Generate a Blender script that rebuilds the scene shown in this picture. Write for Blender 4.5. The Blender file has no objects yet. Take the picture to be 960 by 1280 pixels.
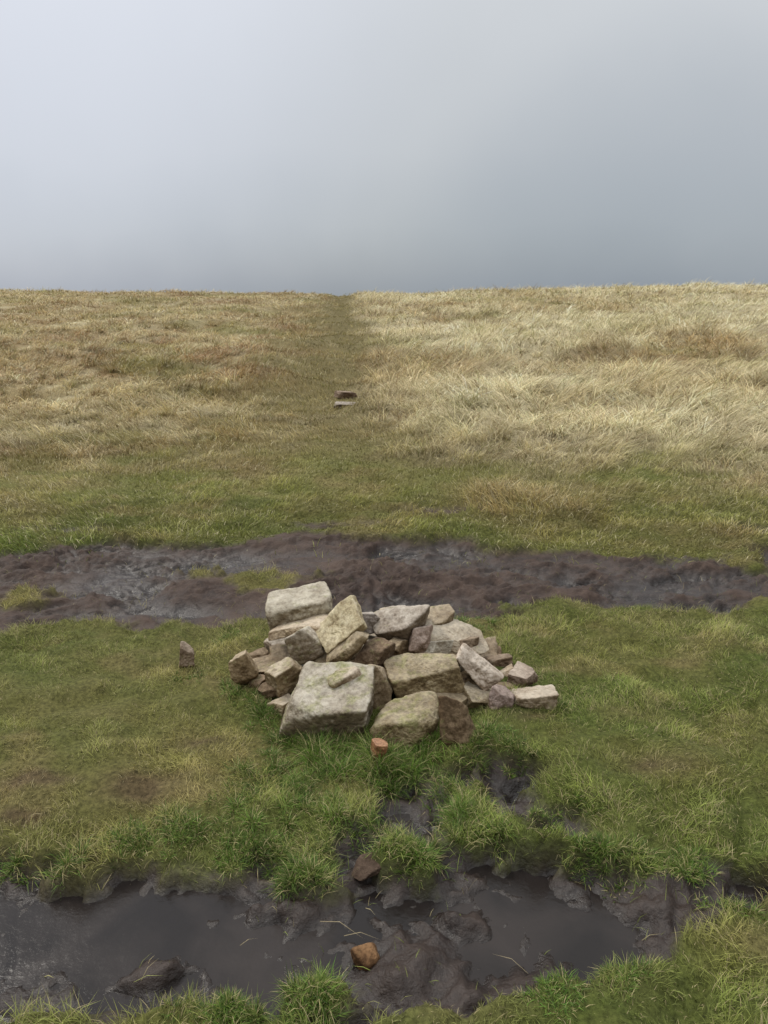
import bpy, math, numpy as np
from mathutils import Vector, Matrix, Euler
rng = np.random.default_rng(7)
sc = bpy.context.scene
sc.view_settings.view_transform = 'Standard'
sc.view_settings.look = 'None'
sc.view_settings.exposure = 0

# ------------------------------------------------------------ camera
CAM_H = 1.6; PITCH = math.radians(17.0); F = 924.0
cd = bpy.data.cameras.new("camera"); cam = bpy.data.objects.new("camera", cd)
sc.collection.objects.link(cam); sc.camera = cam
cam.location = (0, 0, CAM_H)
cam.rotation_euler = (math.radians(90) - PITCH, 0, 0)
cd.sensor_fit = 'VERTICAL'; cd.sensor_height = 36; cd.lens = 26
cd.clip_start = 0.05; cd.clip_end = 1000

def ray(u, v):
    a = (u - 480) / F; b = (640 - v) / F
    return np.array([a, math.cos(PITCH) + b*math.sin(PITCH), -math.sin(PITCH) + b*math.cos(PITCH)])
def P(u, v, z=0.0):                      # survey point on the ground at height z
    d = ray(u, v); t = (z - CAM_H) / d[2]
    return np.array([d[0]*t, d[1]*t, z])
def PY(u, v, y):                         # survey point at distance y
    d = ray(u, v); t = y / d[1]
    return np.array([d[0]*t, y, CAM_H + d[2]*t]), t

# ------------------------------------------------------------ noise
def h2(ix, iy, s):
    n = (ix*374761393 + iy*668265263 + s*1442695041) & 0xffffffff
    n = ((n ^ (n >> 13)) * 1274126177) & 0xffffffff
    n = n ^ (n >> 16)
    return n / 4294967296.0
def vn2(x, y, s=0):
    ix = np.floor(x).astype(np.int64); iy = np.floor(y).astype(np.int64)
    fx = x-ix; fy = y-iy; fx = fx*fx*fx*(fx*(fx*6-15)+10); fy = fy*fy*fy*(fy*(fy*6-15)+10)
    ix &= 0xffff; iy &= 0xffff
    a = h2(ix, iy, s); b = h2(ix+1, iy, s); c = h2(ix, iy+1, s); d = h2(ix+1, iy+1, s)
    return (a*(1-fx)+b*fx)*(1-fy) + (c*(1-fx)+d*fx)*fy
def fbm(x, y, sc_=1.0, o=4, s=0, g=0.5):      # ~ -1..1
    x = np.asarray(x, float)*sc_; y = np.asarray(y, float)*sc_
    x, y = .87*x-.5*y, .5*x+.87*y
    r = 0; a = 1; t = 0
    for i in range(o):
        r = r + a*(vn2(x+17.3*i, y-9.1*i, s+i*13)*2-1); t += a; a *= g
        x, y = 2.03*(0.8*x-0.6*y), 2.03*(0.6*x+0.8*y)
    return r/t*1.5
def vn3(p, s=0):
    i = np.floor(p).astype(np.int64); f = p-i; f = f*f*(3-2*f); i &= 0xffff
    def H(dx, dy, dz):
        return h2(i[:,0]+dx + (i[:,2]+dz)*7919, i[:,1]+dy, s)
    x, y, z = f[:,0], f[:,1], f[:,2]
    c00 = H(0,0,0)*(1-x)+H(1,0,0)*x; c10 = H(0,1,0)*(1-x)+H(1,1,0)*x
    c01 = H(0,0,1)*(1-x)+H(1,0,1)*x; c11 = H(0,1,1)*(1-x)+H(1,1,1)*x
    return ((c00*(1-y)+c10*y)*(1-z) + (c01*(1-y)+c11*y)*z)*2-1
def fbm3(p, o=4, s=0, g=0.5):
    r = 0; a = 1; t = 0
    for k in range(o):
        r = r + a*vn3(p + 31.7*k, s+k*7); t += a; a *= g; p = p*2.07
    return r/t
def ss(a, b, x):
    t = np.clip((x-a)/(b-a), 0, 1); return t*t*(3-2*t)
def mixc(a, b, t):
    t = np.asarray(t)[..., None]; return a*(1-t) + b*t

# ------------------------------------------------------------ layout of the ground
def line(pts):
    w = np.array([P(u, v) for u, v in pts]); w = w[np.argsort(w[:,0])]; return w[:,0], w[:,1]
nT = line([(-600,1040),(0,1062),(60,1066),(120,1070),(200,1078),(300,1088),(370,1095),(420,1070),(450,1050),(560,1062),(650,1052),(700,1055),(740,1074),(830,1078),(900,1082),(960,1078),(1300,1060)])
nB = line([(-600,1275),(0,1262),(150,1254),(290,1240),(350,1266),(430,1300),(560,1290),(620,1260),(720,1224),(820,1200),(870,1154),(960,1108),(1400,1085)])
fT = line([(-500,700),(0,688),(100,678),(200,674),(300,672),(400,664),(460,676),(560,671),(640,686),(760,690),(850,695),(930,684),(1400,660)])
fB = line([(-500,800),(0,794),(80,779),(150,778),(230,782),(330,770),(400,766),(520,770),(600,776),(640,768),(700,758),(800,758),(900,762),(960,748),(1400,735)])
def ell(u, v, w, h):
    c = P(u, v); dpt = np.linalg.norm(ray(u, v)) * CAM_H / -ray(u, v)[2]
    rx = 0.5*w/F*dpt; ry = 0.5*(P(u, v-h/2)[1]-P(u, v+h/2)[1]); return c[0], c[1], rx, ry
mud_holes = [ell(*a) for a in [(515,1005,80,90),(600,965,120,26),(690,1035,80,40),(640,995,50,44),(340,1072,60,14),(450,1045,40,40)]]
bare = [ell(*a) for a in [(165,992,80,40),(50,984,80,26),(30,1030,60,20),(620,890,60,24),(660,900,60,14),(820,960,90,30),(250,930,60,20)]]
isles = [ell(*a) for a in [(500,1066,70,36),(584,1022,76,56),(392,1092,56,32),(78,1082,44,30),(392,1246,56,46),(260,1262,110,30),(760,1066,60,22)]]
far_isles = [ell(*a) for a in [(330,728,80,12),(260,716,30,10),(30,745,30,12),(925,694,30,16),(645,764,60,12)]]
hill_mud = [ell(*a) for a in [(940,662,50,10),(540,640,70,5),(80,660,60,5),(420,655,90,6)]]
dr = np.random.default_rng(3)
dents = []
for i in range(70):
    if i < 26: c = P(dr.uniform(-60, 1020), dr.uniform(1085, 1235))
    else: c = P(dr.uniform(-100, 1060), dr.uniform(682, 772))
    th = dr.uniform(0, math.pi) if i < 26 else dr.normal(0, .5)
    dents.append((c[0], c[1], dr.uniform(.035,.08), dr.uniform(.07,.17), th, dr.uniform(.25,1)))

def mudfield(x, y):
    n = 0.055*fbm(x, y, 6.0, 4, 5) + 0.025*fbm(x, y, 22, 3, 6)
    s = np.minimum(np.interp(x, *nT)-y, y-np.interp(x, *nB)) + n*0.9
    for cx, cy, rx, ry in mud_holes:
        r = np.sqrt(((x-cx)/rx)**2+((y-cy)/ry)**2); s = np.maximum(s, (1-r)*min(rx, ry)+n*0.8)
    raise_ = np.zeros_like(x)
    for cx, cy, rx, ry in isles:
        r = np.sqrt(((x-cx)/rx)**2+((y-cy)/ry)**2)
        s = np.minimum(s, (r-1)*min(rx, ry)+n*0.9); raise_ += np.exp(-r*r*1.5)
    sf = np.minimum(np.interp(x, *fT)-y, y-np.interp(x, *fB)) + 0.13*fbm(x, y, 2.6, 5, 8, .68)
    for cx, cy, rx, ry in far_isles:
        r = np.sqrt(((x-cx)/rx)**2+((y-cy)/ry)**2); sf = np.minimum(sf, (r-1)*min(rx, ry)*.8+n*1.8)
    for cx, cy, rx, ry in hill_mud:
        r = np.sqrt(((x-cx)/rx)**2+((y-cy)/ry)**2); sf = np.maximum(sf, (1-r)*min(rx, ry)+n)
    return s, sf, raise_

def pathx(y): return -0.05 - 0.0515*y + .12*np.sin(y*.45)*ss(6, 12, y)
def height(x, y, full=False):
    s, sf, rz = mudfield(x, y)
    m1 = ss(-0.03, 0.03, s); m2 = ss(-0.05, 0.06, sf)
    zg = 0.028*fbm(x, y, 1.7, 3, 21) + 0.026*fbm(x, y, 6, 3, 22) + 0.012*rz
    # near mud / slurry
    wx_ = x + .05*fbm(x, y, 5, 2, 90); wy_ = y + .05*fbm(x, y, 5, 2, 91)
    bil = np.abs(fbm(wx_, wy_, 7.5, 4, 31))
    zm1 = -0.064 + 0.032*fbm(x, y, 3.6, 3, 33) + 0.030*fbm(wx_, wy_, 12, 4, 35, .60) + 0.018*(.45-bil) + 0.004*fbm(x, y, 60, 3, 34)
    for (u, v, w, h, dz) in [(140,1150,340,80,-.026),(700,1150,200,110,-.035),(510,1185,80,60,.035),(340,1120,160,30,.03),(850,1130,120,90,.04),(250,1205,120,50,.008),(570,1135,60,40,.03),(450,1085,90,40,.03),(640,1235,160,40,.02),(470,1260,120,50,.02)]:
        cx, cy, rx, ry = ell(u, v, w, h)
        zm1 = zm1 + dz*np.exp(-(((x-cx)/rx)**2+((y-cy)/ry)**2)*1.3)
    # far churned mud, smeared and rutted along the track
    fx_ = x*.62 + .10*fbm(x, y, 2.2, 3, 92); fy_ = y*1.15 + .12*fbm(x, y, 2.2, 3, 93)
    bil2 = np.abs(fbm(fx_, fy_, 4.0, 4, 41, .6))
    gate = ss(-.35, .45, fbm(x, y, 1.5, 3, 47))
    zm2 = -0.034 + 0.032*fbm(fx_, fy_, 2.0, 3, 43) + (.014+.034*gate)*fbm(fx_, fy_, 7.5, 5, 46, .66) + 0.034*(.35-bil2) + (.003+.010*gate)*fbm(x, y, 30, 3, 44)
    for (u, v, w, h, dz) in [(210,754,200,18,-.05),(840,748,240,14,-.05),(60,777,120,12,-.03),(520,744,160,10,-.03)]:
        cx, cy, rx, ry = ell(u, v, w, h)
        zm2 = zm2 + dz*np.exp(-(((x-cx)/rx)**2+((y-cy)/ry)**2)*1.3)
    if full:
        for i, (cx, cy, a, b, th, k) in enumerate(dents):
            dx = wx_-cx; dy = wy_-cy; c_, s_ = math.cos(th), math.sin(th)
            r = np.sqrt(((dx*c_+dy*s_)/b)**2+((-dx*s_+dy*c_)/a)**2)
            d = k*(-0.028*np.exp(-(r/.75)**4) + 0.010*np.exp(-((r-1.15)/.25)**2))
            if i < 26: zm1 = zm1 + d*.7
            else: zm2 = zm2 + d
    z = zg*(1-m1) + zm1*m1
    z = z*(1-m2) + zm2*m2
    # hill
    t = np.clip(y-5, 0, None)
    rise = 0.0365*np.minimum(t, 30) 
    over = np.clip(t-30, 0, None)
    rise = rise + 0.0365*over - 0.0052*np.minimum(over, 12)**2 - 0.125*np.clip(over-12,0,None)
    k = ss(5, 38, y)
    rise = rise + k*(0.023*np.clip(x, 0, 60) + 0.006*np.clip(-x, 0, 60))
    kk = ss(5.5, 11, y)
    rise = rise + kk*(0.12*fbm(x, y, 0.33, 3, 51) + 0.06*fbm(x, y, 1.2, 2, 52))
    dp = (x-pathx(y))
    rise = rise - (0.06*kk+.12*ss(20, 36, y))*np.exp(-(dp/0.6)**2)
    z = z + rise
    if full: return z, m1, m2
    return z

def fields(x, y):
    """tall right, tall left, colour (linear) of the vegetation"""
    n1 = fbm(x, y*1.2, .55, 4, 61); n2 = fbm(x, y*1.5, 1.8, 3, 62); n3 = fbm(x*.6, y, 5, 3, 63)
    n4 = fbm(x*.7, y, .28, 3, 64)
    dp = x - pathx(y)
    tr = ss(.05, 1.25, dp + .50*n2 + .30*n1)*ss(5.4, 8.4, y + .9*n1 + .7*n2 + .25*np.clip(x, 0, 4) - .5)
    tl = ss(.10, 2.1, -dp + .6*n2 + .35*n1)*ss(5.5, 9.0, y + 1.2*n1 + .8*n2)
    green = np.array([.145, .198, .038]); olive = np.array([.250, .240, .070]); dead = np.array([.40, .32, .145])
    pale = np.array([.74, .65, .42]); gold = np.array([.49, .39, .20]); rust = np.array([.32, .20, .09])
    pathc = np.array([.265, .215, .095])
    lft = ss(.2, -1.0, x)*(y < 4.2)
    base = mixc(green, olive, np.clip(.24 + .45*n1 + .50*n2 + .25*n3 + ss(4.3, 5.2, y)*.45 + .42*lft, 0, 1))
    base = mixc(base, dead, np.clip(.06 + .14*lft + .4*np.abs(n2*n3) + .30*ss(.2,.9,n3) + .18*ss(4.4, 6, y), 0, .7))
    near = y < 4
    br = np.zeros_like(x)
    for cx, cy, rx, ry in bare:
        r = ((x-cx)/rx)**2+((y-cy)/ry)**2; br = np.maximum(br, np.exp(-r*1.2)*(.8+.6*n3))
    base = mixc(base, np.array([.20,.135,.08]), np.clip(br*near, 0, .75))
    far = ss(5.0, 8.3, y + .8*n2 + .5*n1)
    base = mixc(base, pathc, far*.9)
    base = mixc(base, rust, far*np.clip(.30+.9*n1, 0, .75)*ss(0.1, 1.2, np.abs(dp)))
    cl = mixc(gold, rust, np.clip(.38 + 1.1*n1, 0, 1)); cl = mixc(cl, pale, np.clip(-.02 + 1.0*n2 + .3*n3, 0, .85))
    cl = mixc(cl, olive, np.clip(-.02 + .9*fbm(x, y, .8, 3, 66), 0, .7))
    cr = mixc(pale, gold, np.clip(.15 + .8*n1 + .3*n2 + .5*n4, 0, 1)); cr = mixc(cr, rust, np.clip(-.28 + .8*n4 + .5*n2, 0, .45))
    cr = mixc(cr, olive, np.clip(-.20 + 1.0*fbm(x, y, .8, 3, 67), 0, .75))
    c = mixc(base, cl, tl); c = mixc(c, cr, tr)
    return tr, tl, c, br*near

# ------------------------------------------------------------ mesh helper
def mesh_from(name, v, quads=None, tris=None, col=None, extra=None, smooth=False):
    me = bpy.data.meshes.new(name)
    me.vertices.add(len(v)); me.vertices.foreach_set("co", np.asarray(v, np.float32).ravel())
    nq = 0 if quads is None else len(quads); nt = 0 if tris is None else len(tris)
    li = []; st = []
    if nq: li.append(quads.ravel()); st.append(np.arange(nq)*4)
    if nt: li.append(tris.ravel()); st.append(nq*4 + np.arange(nt)*3)
    li = np.concatenate(li).astype(np.int32); st = np.concatenate(st).astype(np.int32)
    me.loops.add(len(li)); me.loops.foreach_set("vertex_index", li)
    me.polygons.add(nq+nt); me.polygons.foreach_set("loop_start", st)
    if smooth: me.polygons.foreach_set("use_smooth", np.ones(nq+nt, bool))
    if col is not None:
        a = me.attributes.new("Col", 'FLOAT_COLOR', 'POINT')
        c4 = np.ones((len(v), 4), np.float32); c4[:, :3] = col; a.data.foreach_set("color", c4.ravel())
    for k, d in (extra or {}).items():
        a = me.attributes.new(k, 'FLOAT', 'POINT'); a.data.foreach_set("value", d.astype(np.float32))
    me.update(calc_edges=True)
    ob = bpy.data.objects.new(name, me); sc.collection.objects.link(ob)
    return ob

# ------------------------------------------------------------ node helper
class NT:
    def __init__(s, name):
        s.m = bpy.data.materials.new(name); s.m.use_nodes = True
        s.t = s.m.node_tree; s.t.nodes.clear()
    def n(s, typ, ins=None, **kw):
        nd = s.t.nodes.new(typ)
        for k, v in kw.items(): setattr(nd, k, v)
        for k, v in (ins or {}).items():
            i = nd.inputs[k]
            if isinstance(v, bpy.types.NodeSocket): s.t.links.new(v, i)
            else: i.default_value = v
        return nd
    def mix(s, f, a, b, blend='MIX'):
        nd = s.t.nodes.new('ShaderNodeMix'); nd.data_type = 'RGBA'; nd.blend_type = blend
        for k, v in ((0, f), (6, a), (7, b)):
            if isinstance(v, bpy.types.NodeSocket): s.t.links.new(v, nd.inputs[k])
            else: nd.inputs[k].default_value = v
        return nd.outputs[2]
    def math(s, op, a, b=0.0, c=None, clamp=False):
        nd = s.t.nodes.new('ShaderNodeMath'); nd.operation = op; nd.use_clamp = clamp
        for k, v in ((0, a), (1, b)) + (((2, c),) if c is not None else ()):
            if isinstance(v, bpy.types.NodeSocket): s.t.links.new(v, nd.inputs[k])
            else: nd.inputs[k].default_value = v
        return nd.outputs[0]
    def ramp(s, f, stops, ease=False):
        nd = s.t.nodes.new('ShaderNodeValToRGB'); s.t.links.new(f, nd.inputs[0]); cr = nd.color_ramp
        if ease: cr.interpolation = 'EASE'
        while len(cr.elements) < len(stops): cr.elements.new(0.5)
        for e, (p, c) in zip(cr.elements, stops):
            e.position = p; e.color = (c, c, c, 1) if isinstance(c, (int, float)) else (*c, 1)
        return nd.outputs[0]

# ground material
g = NT("ground_turf_and_mud")
pos = g.n('ShaderNodeNewGeometry').outputs['Position']
mud = g.n('ShaderNodeAttribute', attribute_name="mud").outputs['Fac']
wet = g.n('ShaderNodeAttribute', attribute_name="wet").outputs['Fac']
colr = g.n('ShaderNodeAttribute', attribute_name="Col").outputs['Color']
nf = g.n('ShaderNodeTexNoise', {'Vector': pos, 'Scale': 60.0, 'Detail': 6.0, 'Roughness': .65}).outputs['Fac']
nm = g.n('ShaderNodeTexNoise', {'Vector': pos, 'Scale': 9.0, 'Detail': 5.0, 'Roughness': .6}).outputs['Fac']
nl = g.n('ShaderNodeTexNoise', {'Vector': pos, 'Scale': 2.2, 'Detail': 5.0, 'Roughness': .6}).outputs['Fac']
turf = g.mix(1.0, colr, g.ramp(nf, [(.3, .25), (.7, .9)]), 'MULTIPLY')
mudc = g.mix(g.ramp(nm, [(.35, 0.), (.65, 1.)]), (.024, .016, .0135, 1), (.058, .039, .031, 1))
mudc = g.mix(g.ramp(nl, [(.45, 0.), (.65, .5)]), mudc, (.080, .056, .044, 1))
mudc = g.mix(g.ramp(nf, [(.45, 0.), (.75, .5)]), mudc, (.095, .067, .052, 1))
mudc = g.mix(wet, mudc, (.014, .0105, .009, 1))
base = g.mix(mud, turf, mudc)
rgh = g.math('SUBTRACT', g.math('MULTIPLY_ADD', nm, .5, .40), g.math('MULTIPLY', wet, .40), clamp=True)
rgh = g.math('MAXIMUM', rgh, .2)
rgh = g.math('MAXIMUM', rgh, g.math('SUBTRACT', .95, mud))
bmp = g.n('ShaderNodeBump', {'Height': nf, 'Strength': .6, 'Distance': .012})
bmp2 = g.n('ShaderNodeBump', {'Height': nm, 'Strength': .4, 'Distance': .03, 'Normal': bmp.outputs[0]})
bs = g.n('ShaderNodeBsdfPrincipled', {'Base Color': base, 'Roughness': rgh, 'Normal': bmp2.outputs[0], 'Specular IOR Level': g.math('MULTIPLY_ADD', wet, .30, .14)})
g.n('ShaderNodeOutputMaterial', {'Surface': bs.outputs[0]})

# puddle material (opaque peaty slurry)
w = NT("peat_water")
pos = w.n('ShaderNodeNewGeometry').outputs['Position']
n1 = w.n('ShaderNodeTexNoise', {'Vector': pos, 'Scale': 3.5, 'Detail': 5.0, 'Distortion': .8}).outputs['Fac']
n2 = w.n('ShaderNodeTexNoise', {'Vector': pos, 'Scale': 24.0, 'Detail': 6.0, 'Roughness': .65}).outputs['Fac']
wc = w.mix(w.ramp(n1, [(.35, 0.), (.65, 1.)]), (.011, .009, .0085, 1), (.025, .020, .018, 1))
wb = w.n('ShaderNodeBump', {'Height': n2, 'Strength': .2, 'Distance': .01})
b = w.n('ShaderNodeBsdfPrincipled', {'Base Color': wc, 'Roughness': w.math('MULTIPLY_ADD', n1, .45, -.05, clamp=True), 'Normal': wb.outputs[0], 'IOR': 1.33, 'Specular IOR Level': .42})
w.n('ShaderNodeOutputMaterial', {'Surface': b.outputs[0]})

# grass material
def grassmat(name, trans):
    q = NT(name)
    c = q.n('ShaderNodeAttribute', attribute_name="Col").outputs['Color']
    p = q.n('ShaderNodeBsdfPrincipled', {'Base Color': c, 'Roughness': .55, 'Specular IOR Level': .25})
    t = q.n('ShaderNodeBsdfTranslucent', {'Color': c})
    mx = q.n('ShaderNodeMixShader', {0: trans, 1: p.outputs[0], 2: t.outputs[0]})
    q.n('ShaderNodeOutputMaterial', {'Surface': mx.outputs[0]})
    return q.m
M_G = grassmat("green_grass_blades", .3); M_S = grassmat("moor_grass_blades", .25)

# stone material
s = NT("gritstone")
oi = s.n('ShaderNodeObjectInfo')
tc = s.n('ShaderNodeTexCoord').outputs['Object']
off = s.n('ShaderNodeVectorMath', {0: tc, 1: s.n('ShaderNodeCombineXYZ', {0: s.math('MULTIPLY', oi.outputs['Random'], 50.), 1: s.math('MULTIPLY', oi.outputs['Random'], 23.), 2: 0.}).outputs[0]}, operation='ADD').outputs[0]
a1 = s.n('ShaderNodeTexNoise', {'Vector': off, 'Scale': 9., 'Detail': 6., 'Roughness': .65}).outputs['Fac']
a2 = s.n('ShaderNodeTexNoise', {'Vector': off, 'Scale': 55., 'Detail': 6., 'Roughness': .7}).outputs['Fac']
a3 = s.n('ShaderNodeTexNoise', {'Vector': off, 'Scale': 16., 'Detail': 8., 'Roughness': .7, 'Distortion': .3}).outputs['Fac']
a4 = s.n('ShaderNodeTexNoise', {'Vector': off, 'Scale': 260., 'Detail': 3.}).outputs['Fac']
sb = s.mix(s.ramp(a1, [(.35, 0.), (.65, 1.)]), (.58, .51, .43, 1), (1.12, 1.08, 1.0, 1))
sb = s.mix(1.0, oi.outputs['Color'], sb, 'MULTIPLY')
sb = s.mix(s.ramp(a2, [(.36, .85), (.60, 0.)]), sb, s.mix(1.0, sb, (.36, .31, .25, 1), 'MULTIPLY'))
lum = s.n('ShaderNodeSeparateColor', {0: oi.outputs['Color']}).outputs[1]
pk = s.ramp(lum, [(.16, 0.), (.34, 1.)])
sb = s.mix(s.math('MULTIPLY', pk, s.ramp(a4, [(.55, 0.), (.8, .4)])), sb, (.48, .45, .40, 1))
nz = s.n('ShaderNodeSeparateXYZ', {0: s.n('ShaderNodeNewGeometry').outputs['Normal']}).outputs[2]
# sunlit tops painted paler, shaded sides and undersides painted darker brown
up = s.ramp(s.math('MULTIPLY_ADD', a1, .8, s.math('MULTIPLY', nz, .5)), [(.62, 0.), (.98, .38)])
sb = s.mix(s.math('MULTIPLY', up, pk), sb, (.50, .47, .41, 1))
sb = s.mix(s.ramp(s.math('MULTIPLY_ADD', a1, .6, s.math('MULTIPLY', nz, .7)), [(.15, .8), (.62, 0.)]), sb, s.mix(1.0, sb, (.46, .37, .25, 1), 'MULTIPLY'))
mo = s.math('ADD', s.math('MULTIPLY', oi.outputs['Alpha'], .42), s.math('MULTIPLY_ADD', nz, .05, -.06))
mo = s.math('ADD', a3, mo)
mof = s.ramp(mo, [(.58, 0.), (.76, .8)])
mossc = s.mix(s.ramp(a2, [(.4, 0.), (.6, 1.)]), (.10, .105, .024, 1), (.24, .24, .09, 1))
sb = s.mix(mof, sb, mossc)
bb = s.n('ShaderNodeBump', {'Height': s.math('ADD', a2, s.math('MULTIPLY', a4, .3)), 'Strength': .75, 'Distance': .009})
bb2 = s.n('ShaderNodeBump', {'Height': a3, 'Strength': .35, 'Distance': .015, 'Normal': bb.outputs[0]})
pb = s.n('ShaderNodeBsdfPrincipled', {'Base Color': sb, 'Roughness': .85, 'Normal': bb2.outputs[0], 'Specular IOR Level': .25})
s.n('ShaderNodeOutputMaterial', {'Surface': pb.outputs[0]})
M_STONE = s.m

# ------------------------------------------------------------ ground sheet
def grow(start, step, end, k, mx):
    r = []; v = start; d = step
    while v < end: d = min(d*k, mx); v += d; r.append(v)
    return np.array(r)
xs = np.arange(-2.9, 2.9001, 0.0135); gx = grow(2.9, .0135, 220, 1.09, 12.)
xs = np.concatenate([-gx[::-1], xs, gx])
ys = np.arange(1.1, 5.0, 0.0115); gy = grow(5.0, .0115, 260, 1.035, 6.); gb = grow(0, .0115, 60, 1.2, 6.)
ys = np.concatenate([1.1-gb[::-1], ys, gy])
X, Y = np.meshgrid(xs, ys); x = X.ravel(); y = Y.ravel()
z, m1, m2 = height(x, y, True)
nx, ny = len(xs), len(ys)
idx = np.arange(nx*ny).reshape(ny, nx)
quads = np.stack([idx[:-1,:-1], idx[:-1,1:], idx[1:,1:], idx[1:,:-1]], -1).reshape(-1, 4)
tr, tl, c, br = fields(x, y)
c = c*np.where(y < 5.5, .55, .75)[:, None]
m = np.maximum(m1, m2)
wet = np.maximum(m1*ss(.03, -.055, z+.03), m2*.9*ss(-.01, -.080, z))
wet = np.maximum(wet, m1*.55)
ground = mesh_from("ground", np.stack([x, y, z], -1), quads=quads, col=c, extra={"mud": m, "wet": wet}, smooth=True)
ground.data.materials.append(g.m)

def sheet(name, x0, x1, y0, y1, z):
    v = np.array([[x0,y0,z],[x1,y0,z],[x1,y1,z],[x0,y1,z]]); o = mesh_from(name, v, quads=np.array([[0,1,2,3]]))
    o.data.materials.append(w.m); return o
sheet("puddle", -3.2, 3.0, .9, 2.1, -0.070)
sheet("puddle", -4.5, 4.5, 2.9, 4.6, -0.092)

# ------------------------------------------------------------ blades
def blades(name, root, head, a0, a1, L, W, col, K, mat, basek=.7):
    N = len(root); t = np.linspace(0, 1, K+1)
    jit = rng.uniform(-1.2, 1.2, N); sx = -np.sin(head+jit); sy = np.cos(head+jit)
    V = np.zeros((N, 2*K+1, 3), np.float32); C = np.zeros((N, 2*K+1, 3), np.float32)
    for k in range(K+1):
        ang = a0 + a1*t[k]*.5 ; hh = L*t[k]*np.sin(ang); vv = L*t[k]*np.cos(ang)
        px = root[:,0]+np.cos(head)*hh; py = root[:,1]+np.sin(head)*hh; pz = root[:,2]+vv-.004
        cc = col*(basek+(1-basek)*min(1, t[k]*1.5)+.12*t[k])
        if k < K:
            wd = W*.5*(1-t[k])**.55
            V[:,2*k] = np.stack([px-sx*wd, py-sy*wd, pz], -1); V[:,2*k+1] = np.stack([px+sx*wd, py+sy*wd, pz], -1)
            C[:,2*k] = cc; C[:,2*k+1] = cc
        else: V[:,2*K] = np.stack([px,py,pz],-1); C[:,2*K] = cc
    b = (np.arange(N)*(2*K+1))[:, None]
    q = np.concatenate([b+np.array([2*k,2*k+1,2*k+3,2*k+2]) for k in range(K-1)], 0) if K > 1 else None
    tri = b+np.array([2*K-2, 2*K-1, 2*K])
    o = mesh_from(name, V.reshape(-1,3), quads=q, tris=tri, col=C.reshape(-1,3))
    o.data.materials.append(mat); return o
def cat(parts): return [np.concatenate([p[i] for p in parts]) for i in range(len(parts[0]))]

def in_cairn(x, y): return ((x-.04)/.53)**2+((y-2.85)/.33)**2 < 1

# --- near turf
parts = []
N = 440000
yy = np.sqrt(rng.uniform(.9**2, 4.3**2, N)); xx = rng.uniform(-1, 1, N)*(.62*yy+.45)
keep = rng.random(N) < np.clip(1.6/yy, .35, 1)
xx, yy = xx[keep], yy[keep]
s1, s2, rz = mudfield(xx, yy); sm = np.maximum(s1, s2)
_, _, _, br = fields(xx, yy)
keep = (rng.random(len(xx)) < (1-ss(-.03, .02, sm)*.985)*(1-.75*np.clip(br,0,1))) & ~in_cairn(xx, yy)
xx, yy, sm, rz = xx[keep], yy[keep], sm[keep], rz[keep]
zz = height(xx, yy); n = len(xx)
zk = zz > -.07+.004
_, _, col, _ = fields(xx, yy)
clump = fbm(xx, yy, 9, 3, 71); cl2 = fbm(xx, yy, 2.2, 3, 72); hd = fbm(xx, yy, 4, 2, 73)*math.pi*1.6
L = (.018 + .022*rng.random(n))*(1+.75*clump+.5*cl2) + .010*np.clip(rz, 0, 1) + .008*np.exp(-(np.clip(-sm, 0, 1)/.06)**2)
L = np.clip(L, .008, .08)
col = col*(1+.48*clump+.24*cl2)[:,None]*rng.uniform(.6, 1.45, n)[:,None]
deadm = rng.random(n) < (.10+.14*ss(-.1,.6,cl2))
col[deadm] = np.array([.44,.37,.20])*rng.uniform(.6,1.3,(deadm.sum(),1))
near_p = (np.stack([xx,yy,zz],-1), hd+rng.normal(0,1.3,n), rng.uniform(.05,.8,n), rng.uniform(.2,1.6,n), L, rng.uniform(.0013,.0026,n), np.clip(col,0,1))
parts.append(tuple(a[zk] for a in near_p))
# --- longer tufts: each is a ragged group of small spiky clumps
tufts = [(400,940,70,.10),(430,952,70,.10),(470,962,60,.10),(510,955,60,.10),(540,942,40,.09),(385,930,40,.085),(350,965,80,.05),(455,945,60,.09),(495,948,50,.09),
 (320,985,90,.045),(400,1000,90,.05),(440,1020,70,.05),(200,1050,90,.05),(280,1055,90,.05),(330,1062,80,.05),(150,1045,60,.045),
 (392,1086,54,.065),(370,1096,36,.06),(500,1062,56,.06),(480,1050,40,.05),(520,1074,36,.055),(575,1000,56,.065),(590,1026,56,.065),(560,1015,46,.06),(620,1040,46,.05),
 (78,1078,36,.06),(392,1240,44,.06),(385,1264,44,.06),(260,1262,60,.04),(300,1268,50,.04),(740,1062,60,.05),(700,1015,70,.035),
 (800,1072,70,.045),(870,1075,60,.045),(640,945,50,.045),(620,925,50,.045),(690,1254,50,.035),(780,1226,60,.035),(560,785,60,.055),(620,785,60,.045),(300,870,50,.05),(330,895,50,.055),(930,1124,50,.035),(10,1075,40,.05),(240,850,40,.035),(350,915,40,.06),(590,940,50,.05),(280,800,50,.04),(700,880,30,.04)]
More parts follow.
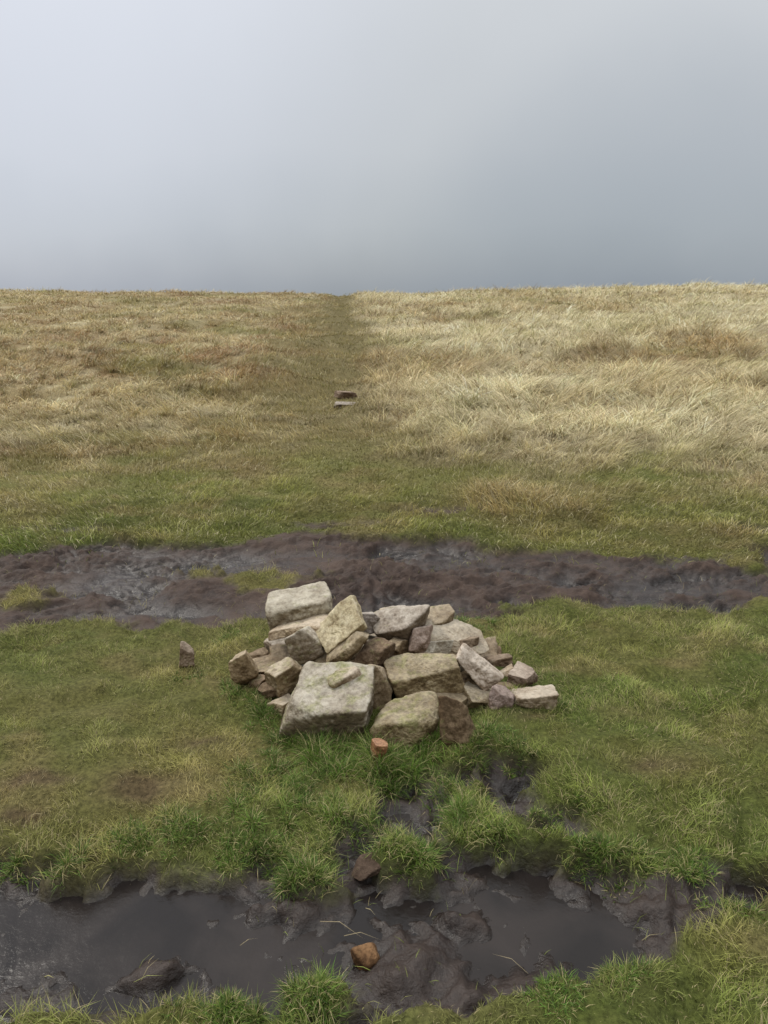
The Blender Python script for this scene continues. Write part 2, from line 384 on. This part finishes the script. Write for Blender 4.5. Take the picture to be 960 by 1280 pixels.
for (u, v, wpx, ln) in tufts:
    cx, cy, rx, ry = ell(u, v, wpx, wpx*.5); nsub = int(9*(wpx/60)**1.5)+3
    for j in range(nsub):
        sxn, syn = rng.normal(0, .55, 2); qx = cx+sxn*rx; qy = cy+syn*max(ry, rx*.6); k = int(rng.uniform(45, 130))
        sr = rng.uniform(.006, .018); r = rng.normal(0, 1, (k, 2)); tx = qx+r[:,0]*sr; ty = qy+r[:,1]*sr
        th = np.arctan2(r[:,1], r[:,0])+rng.normal(0,.9,k)
        cg = np.array([.125,.200,.034])*rng.uniform(.5,1.2)*rng.uniform(.55,1.4,(k,1))*(1+rng.normal(0,.08,(k,3)))
        dm = rng.random(k) < .15; cg[dm] = np.array([.42,.36,.18])
        lj = ln*rng.uniform(.55, 1.25)
        hz = height(tx, ty); ok = hz > -.066
        pt = (np.stack([tx,ty,hz],-1), th, rng.uniform(.05,.95,k), rng.uniform(.4,1.9,k), lj*rng.uniform(.35,1.1,k), rng.uniform(.0016,.0032,k), np.clip(cg,0,1))
        parts.append(tuple(a[ok] for a in pt))
# dead stalks lying in the mud
for (u, v, hd_, ln) in [(400,1150,-.5,.14),(430,1168,-.2,.10),(128,1110,1.2,.09),(880,1120,1.9,.14),(660,1215,2.6,.10),(300,1180,.4,.05)]:
    c = P(u, v, -.05); parts.append((np.array([[c[0],c[1],-.050]]), np.array([hd_]), np.array([.75]), np.array([1.5]), np.array([ln]), np.array([.0022]), np.array([[.38,.31,.18]])))
r_, h_, a_, b_, L_, W_, c_ = cat(parts)
print("near blades", len(r_))
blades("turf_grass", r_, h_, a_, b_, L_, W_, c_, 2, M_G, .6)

# --- hill grass
N = 400000
yy = np.exp(rng.uniform(math.log(4.2), math.log(46), N)); xx = rng.uniform(-1, 1, N)*(.64*yy+.8)
# draw towards irregularly placed tussock centres
def tuss(X_, Y_, cell, s_):
    wxx = X_*.83-Y_*.56 + .5*cell*fbm(X_, Y_, .8, 2, s_); wyy = X_*.56+Y_*.83
    iy = np.floor(wyy/cell).astype(np.int64); sh = h2(iy&0xffff, iy*0+3, s_)
    ix = np.floor(wxx/cell+sh).astype(np.int64)
    j = [h2(ix&0xffff, iy&0xffff, s_+q) for q in (1, 2, 3)]
    tx = (ix-sh+.1+.8*j[0])*cell; ty = (iy+.1+.8*j[1])*cell
    dx = wxx-tx; dy = wyy-ty
    return dx*.83+dy*.56, -dx*.56+dy*.83, j[2], j[0]
big = rng.random(N) < .5
r1 = tuss(xx, yy, .24, 5); r2 = tuss(xx, yy, .47, 25)
rx_, ry_, jr, jx = [np.where(big, b_, a_) for a_, b_ in zip(r1, r2)]
tr, tl, _, _ = fields(xx, yy); tall = np.maximum(tr, tl)
pull = (.15+.55*jr)*tall
xx = xx-rx_*pull; yy = yy-ry_*pull
s1, s2, rz = mudfield(xx, yy)
keep = (rng.random(N) < 1-ss(-.06, .05, np.maximum(s2, s1))*.985) & (yy > 4.1)
xx, yy, rx_, ry_, jr, jx = [a[keep] for a in (xx, yy, rx_, ry_, jr, jx)]
n = len(xx); tr, tl, col, _ = fields(xx, yy); tall = np.maximum(tr, tl)
zz = height(xx, yy); clump = fbm(xx, yy, 3, 3, 81); wnd = fbm(xx, yy, .6, 2, 82); wn2 = fbm(xx, yy, 1.6, 2, 83)
patch = np.clip(.80+.7*fbm(xx, yy, .9, 3, 84), .25, 1.5)
L = (.03+.035*rng.random(n))*(1+.5*clump) + tr*(.14+.25*rng.random(n))*(.5+.9*jr)*patch + tl*(.07+.18*rng.random(n))*(.45+.9*jr)*patch + .05*ss(7,12,yy)*rng.random(n)*(.4+.6*ss(.1,.8,np.abs(xx-pathx(yy))))
L = np.clip(L, .015, .6)
wx, wy = .75, -.35
ox = rx_/.3*.7 + wx*(.45+1.0*wnd+.6*wn2)+rng.normal(0,.5,n); oy = ry_/.3*.7 + wy*(1+wn2)+rng.normal(0,.5,n)
hd = np.arctan2(oy, ox)
a0 = rng.uniform(.0,.6,n)+.15*tall; a1 = rng.uniform(.3,1.8,n)+.6*tall
W = (.0022+.0006*yy)*rng.uniform(.6,1.2,n)
col = col*(rng.uniform(.7,1.35,n)*(1+.38*clump)*(.72+.54*jx))[:,None]
offp = .4+.6*ss(.2, 1.0, np.abs(xx-pathx(yy)))
dm = (rng.random(n) < (.11+.1*tall)*offp); col[dm] = np.array([.60,.53,.34])*rng.uniform(.6,1.2,(dm.sum(),1))
dm = (rng.random(n) < .07*tall); col[dm] = np.array([.20,.12,.05])
dm = (rng.random(n) < .09); col[dm] = np.array([.22,.215,.065])
print("hill blades", n)
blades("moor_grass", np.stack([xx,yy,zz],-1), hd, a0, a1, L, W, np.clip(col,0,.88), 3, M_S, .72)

# ------------------------------------------------------------ stones
def ico(level):
    bpy.ops.mesh.primitive_ico_sphere_add(subdivisions=level, radius=1)
    o = bpy.context.object
    V = np.array([v.co[:] for v in o.data.vertices]); T = np.array([p.vertices[:] for p in o.data.polygons])
    bpy.data.objects.remove(o); V /= np.linalg.norm(V, axis=1)[:, None]; return V, T
ICO = {k: ico(k) for k in (5, 6, 7)}
def stone(name, loc, dims, rot, color, moss, seed, p=16, parent=None, chop=7, lvl=6, jit=.20):
    IV, IT = ICO[lvl]
    r = np.random.default_rng(seed)
    nrm = []; hh = []
    for ax in range(3):
        for sg in (-1, 1):
            v = np.zeros(3); v[ax] = sg; v += r.normal(0, jit, 3); v /= np.linalg.norm(v); nrm.append(v); hh.append(r.uniform(.82 if jit > .15 else .92, 1.0))
    for _ in range(chop):
        v = r.choice([-1, 1], 3)*r.uniform(.3, 1, 3); v[r.integers(3)] *= r.uniform(0, .6); v /= np.linalg.norm(v)
        sup = np.abs(v).sum(); nrm.append(v); hh.append(sup*r.uniform(.56 if jit > .15 else .72, .84))
    nrm = np.array(nrm); hh = np.array(hh)
    q = np.clip(IV@nrm.T/hh, 0, None)
    pw = np.random.default_rng(seed+9).uniform(p*.9, p*2.0)
    R = (q**pw).sum(1)**(-1/pw)
    v = IV*R[:, None]
    v *= np.array(dims)/2
    sz = max(dims)
    nn = v/np.linalg.norm(v, axis=1)[:, None]
    d = .065*fbm3(v/sz*2.2+seed*3.1, 2, seed) + .045*fbm3(v/sz*7+seed, 5, seed+3, .60)
    st = np.sin(v[:,2]/sz*26+5*fbm3(v/sz*3+9, 2, seed+8))*.005
    v = v + nn*((d+st)*sz*.85)[:, None]
    o = mesh_from(name, v, tris=IT, smooth=True)
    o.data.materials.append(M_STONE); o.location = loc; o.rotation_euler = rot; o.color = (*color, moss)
    if parent: o.parent = parent
    return o
PALE=(.55,.50,.41); GREY=(.38,.36,.32); BRN=(.30,.24,.165); DBR=(.22,.165,.11); PINK=(.33,.27,.23); TAN=(.41,.345,.25)
cairn = bpy.data.objects.new("stone_cairn", None); sc.collection.objects.link(cairn)
# u,v,w,h (apparent), depth/width, roll, tilt, yaw, colour, moss, dy
ST = [
 (374,759,70,44,.75,  5,  -8, 12,GREY,.10,0),(379,781,74,20,.6, 17,  5,-8,TAN,.15,-.05),(352,805,34,26,.8,5,0,30,PALE,.0,-.02),(382,807,38,44,.8,10,10,40,GREY,.28,-.06),
 (425,784,64,44,.30, 44, 50,  0,(.72,.65,.52),-.3,-.15),(461,779,30,30,.8,0,0,30,GREY,.1,-.02),(500,780,64,44,.8, 14,  -12,-24,(.38,.35,.31),.05,-.03),(437,811,58,26,.6, 40, 10,  0,TAN,.12,-.13),
 (470,820,44,40,.8,14, 10, 35,DBR,.12,-.10),(496,810,30,28,.8,0,0,40,BRN,.1,-.03),(526,801,30,38,.6,-22, 10, 10,PINK,.0,-.06),(568,798,74,34,.7,-13, -10,-10,TAN,.05,0),
 (597,834,58,28,.5,-36, 30,0,PALE,.0,-.07),(624,826,32,20,.9,0,0,20,BRN,.1,0),(652,846,32,24,.9,8,0,30,PINK,.0,0),(633,841,20,14,.9,0,0,0,TAN,0,0),
 (528,845,92,56,.62, -4, 10, 10,(.28,.235,.16),.20,-.06),(598,871,48,30,.8,-24,-10,10,TAN,.05,0),(626,879,30,34,.7,-14,0,15,PINK,.0,0),(666,875,54,30,.7,-4,-8,-14,(.40,.345,.31),.0,0),
 (630,858,26,14,.9,0,0,0,BRN,0,0),(415,878,94,96,.62,-2,-24, -3,(.37,.34,.27),.26,-.03),(431,852,42,38,.7,18,-10, 30,TAN,.36,-.16),(465,858,34,48,.7,-18, 12, 20,BRN,.18,-.08),
 (514,903,78,54,.7, 12,-10, 14,(.30,.255,.17),.30,-.02),(562,882,40,32,.8,-6,0,20,BRN,.1,0),(570,908,34,60,.5, 22,10,10,DBR,.12,0),(356,846,42,42,.8,24,10,25,TAN,.2,-.04),
 (343,830,58,26,.8,-6,6,10,BRN,.1,-.03),(304,836,28,38,.8, 32,5,10,BRN,.1,0),(318,820,34,18,.9,24,0,0,DBR,.1,0),(325,851,24,18,.9,0,0,40,DBR,.1,0),(354,882,28,24,.9,10,0,30,TAN,.2,0),
 (563,824,32,20,.9,0,0,30,BRN,.1,0),(586,852,28,16,.9,0,0,30,DBR,.1,0),(404,822,34,26,.9,10,0,40,BRN,.1,0),(548,775,36,22,.9,0,0,30,BRN,.1,0),(610,812,34,18,.9,-14,0,10,DBR,.1,0),
 (500,838,30,30,.9,0,0,40,DBR,.1,0),(446,835,34,22,.9,20,0,0,DBR,.1,0),(398,778,30,24,.9,0,0,30,BRN,.1,0),(338,862,26,20,.9,0,0,20,DBR,.1,0),(530,885,30,24,.9,0,0,40,DBR,.1,0),
 (545,812,34,26,.8,-20,0,20,GREY,.05,-.02),(480,862,20,26,.8,10,0,10,BRN,.1,0),(395,805,24,30,.8,-20,0,10,BRN,.1,-.02),(490,770,26,20,.8,0,0,10,TAN,.1,.02),(585,806,30,22,.8,0,0,40,BRN,.05,.0),
]
EXPL = {4: (.05, None), 21: (.27, .19), 16: (.17, .15), 24: (.17, .13), 0: (.19, .12)}
jr_ = np.random.default_rng(77)
for i, (u, v, wpx, hpx, tf, roll, tilt, yaw, colr_, moss, dy) in enumerate(ST):
    yy_ = 2.48+(905-v)*.0036+dy
    edge = abs(u-485)/200
    c, t = PY(u, v, yy_)
    mppx = t/F
    W = wpx*mppx; H = hpx*mppx; T = W*tf
    Hz = H if tilt > 28 else max((H-.45*T*.7)/.88, H*.55)
    if i in EXPL:
        T = EXPL[i][0]; Hz = EXPL[i][1] or H
    if c[2] > Hz*.6+.03 and edge > .62: c = P(u, v, Hz*.45+.012)
    if c[2] < Hz*.35: c = P(u, v, Hz*.40)
    big_ = wpx > 70
    blocky = i in (21, 4, 0)
    e = 0 if i == 21 else .3 if (big_ or i in EXPL) else 1
    cv = jr_.uniform(.82, 1.2)*np.array([1, jr_.uniform(.96,1.03), jr_.uniform(.88,1.08)])
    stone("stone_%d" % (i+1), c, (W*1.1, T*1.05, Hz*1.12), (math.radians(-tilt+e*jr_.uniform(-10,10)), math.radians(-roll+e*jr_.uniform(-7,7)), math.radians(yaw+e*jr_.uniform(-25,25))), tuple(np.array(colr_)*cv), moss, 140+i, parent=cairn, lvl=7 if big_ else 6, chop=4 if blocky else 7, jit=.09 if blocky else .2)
fr = np.random.default_rng(11)
for i in range(34):      # core stones under the visible ones
    a = fr.uniform(0, 2*math.pi); r = math.sqrt(fr.random())
    x_ = .03+.48*r*math.cos(a); y_ = 2.88+.28*r*math.sin(a)
    z_ = .005+.17*(1-r**1.3)*fr.uniform(.3, .9)
    sdim = fr.uniform(.10, .17)
    stone("core_stone_%d" % (i+1), (x_, y_, z_), (sdim*1.2, sdim, sdim*.6), (fr.uniform(-.4,.4), fr.uniform(-.4,.4), fr.uniform(0,3)), (BRN, DBR, TAN, GREY)[i % 4], .12, 300+i, parent=cairn, lvl=5)

def lone(u, v, W, T, Hh, rot, col, moss, seed, sink=.35, p=16):
    zg = 0
    for _ in range(6):
        c = P(u, v, zg); zg = float(height(np.array([c[0]]), np.array([c[1]]))[0])
    c[2] = max(zg, -.070 if c[1] < 2 else -9)+Hh*sink
    stone("rock", c, (W, T, Hh), rot, col, moss, seed, p=p)
lone(234,832,.062,.05,.10,(.1,.15,.3),(.32,.26,.21),.05,501,sink=.42)
lone(474,948,.055,.05,.07,(0,.2,.4),(.40,.21,.115),-.3,502,sink=.45)
lone(460,1204,.080,.06,.06,(.3,.5,.5),(.19,.11,.055),-.3,503,sink=.2,p=8)
lone(463,1090,.10,.09,.03,(0,.0,.5),(.10,.072,.056),-.3,504,sink=-.1,p=9)
lone(434,498,.30,.2,.10,(0,.15,.2),(.26,.20,.155),.05,505)
lone(431,508,.30,.16,.07,(0,0,-.1),(.28,.25,.23),.05,506,sink=.3)

# ------------------------------------------------------------ light
SUN_EL, SUN_AZ = 50, -50
sd = Vector((math.sin(math.radians(SUN_AZ))*math.cos(math.radians(SUN_EL)), math.cos(math.radians(SUN_AZ))*math.cos(math.radians(SUN_EL)), math.sin(math.radians(SUN_EL))))
sl = bpy.data.lights.new("sun", 'SUN'); sl.energy = 2.0; sl.angle = math.radians(12); sl.color = (1, .94, .85)
so = bpy.data.objects.new("sun", sl); sc.collection.objects.link(so); so.rotation_euler = (-sd).to_track_quat('-Z', 'Y').to_euler()
so.location = sd*50

wd = bpy.data.worlds.new("World"); sc.world = wd; wd.use_nodes = True
nt = wd.node_tree; nt.nodes.clear(); W_ = NT.__new__(NT); W_.t = nt
dirv = W_.n('ShaderNodeTexCoord').outputs['Generated']
zc = W_.n('ShaderNodeSeparateXYZ', {0: dirv}).outputs[2]
cn = W_.n('ShaderNodeTexNoise', {'Vector': dirv, 'Scale': 2.6, 'Detail': 4.0, 'Roughness': .55}).outputs['Fac']
cn2 = W_.n('ShaderNodeTexNoise', {'Vector': dirv, 'Scale': 7., 'Detail': 4.0, 'Roughness': .5}).outputs['Fac']
zz_ = W_.math('ADD', zc, W_.math('MULTIPLY_ADD', cn, .12, -.045))
zz_ = W_.math('ADD', zz_, W_.math('MULTIPLY_ADD', cn2, .03, -.015))
fog = W_.ramp(zz_, [(0.0, (.31,.345,.385)), (.025, (.35,.385,.425)), (.09, (.465,.495,.525)), (.17, (.555,.58,.605)), (.31, (.64,.665,.69)), (1.0, (1,1,1))])
def dotdir(v):
    v = Vector(v).normalized(); return W_.n('ShaderNodeVectorMath', {0: dirv, 1: tuple(v)}, operation='DOT_PRODUCT').outputs['Value']
gl = W_.ramp(dotdir((-.65, 1, .50)), [(.78, (0.,0.,0.)), (1.0, (.10,.105,.15))], True)
fog = W_.mix(1.0, fog, gl, 'ADD')
dk = W_.ramp(W_.math('ADD', dotdir((.33, 1, -.02)), W_.math('MULTIPLY_ADD', cn, .06, -.03)), [(.94, 0.), (1.0, 1.)], True)
fog = W_.mix(W_.math('MULTIPLY', dk, .36), fog, (.22,.27,.33,1))
zen = W_.math('MULTIPLY_ADD', W_.math('MAXIMUM', W_.math('SUBTRACT', zc, .33), 0.), 1.9, 1.0)
fog = W_.n('ShaderNodeVectorMath', {0: fog, 'Scale': zen}, operation='SCALE').outputs[0]
sky = W_.n('ShaderNodeTexSky', sky_type='NISHITA', sun_disc=False, sun_elevation=math.radians(SUN_EL), sun_rotation=math.radians(SUN_AZ))
b1 = W_.n('ShaderNodeBackground', {'Color': sky.outputs[0], 'Strength': .1})
b2 = W_.n('ShaderNodeBackground', {'Color': fog, 'Strength': 1.0})
mx = W_.n('ShaderNodeMixShader', {0: .93, 1: b1.outputs[0], 2: b2.outputs[0]})
W_.n('ShaderNodeOutputWorld', {'Surface': mx.outputs[0]})
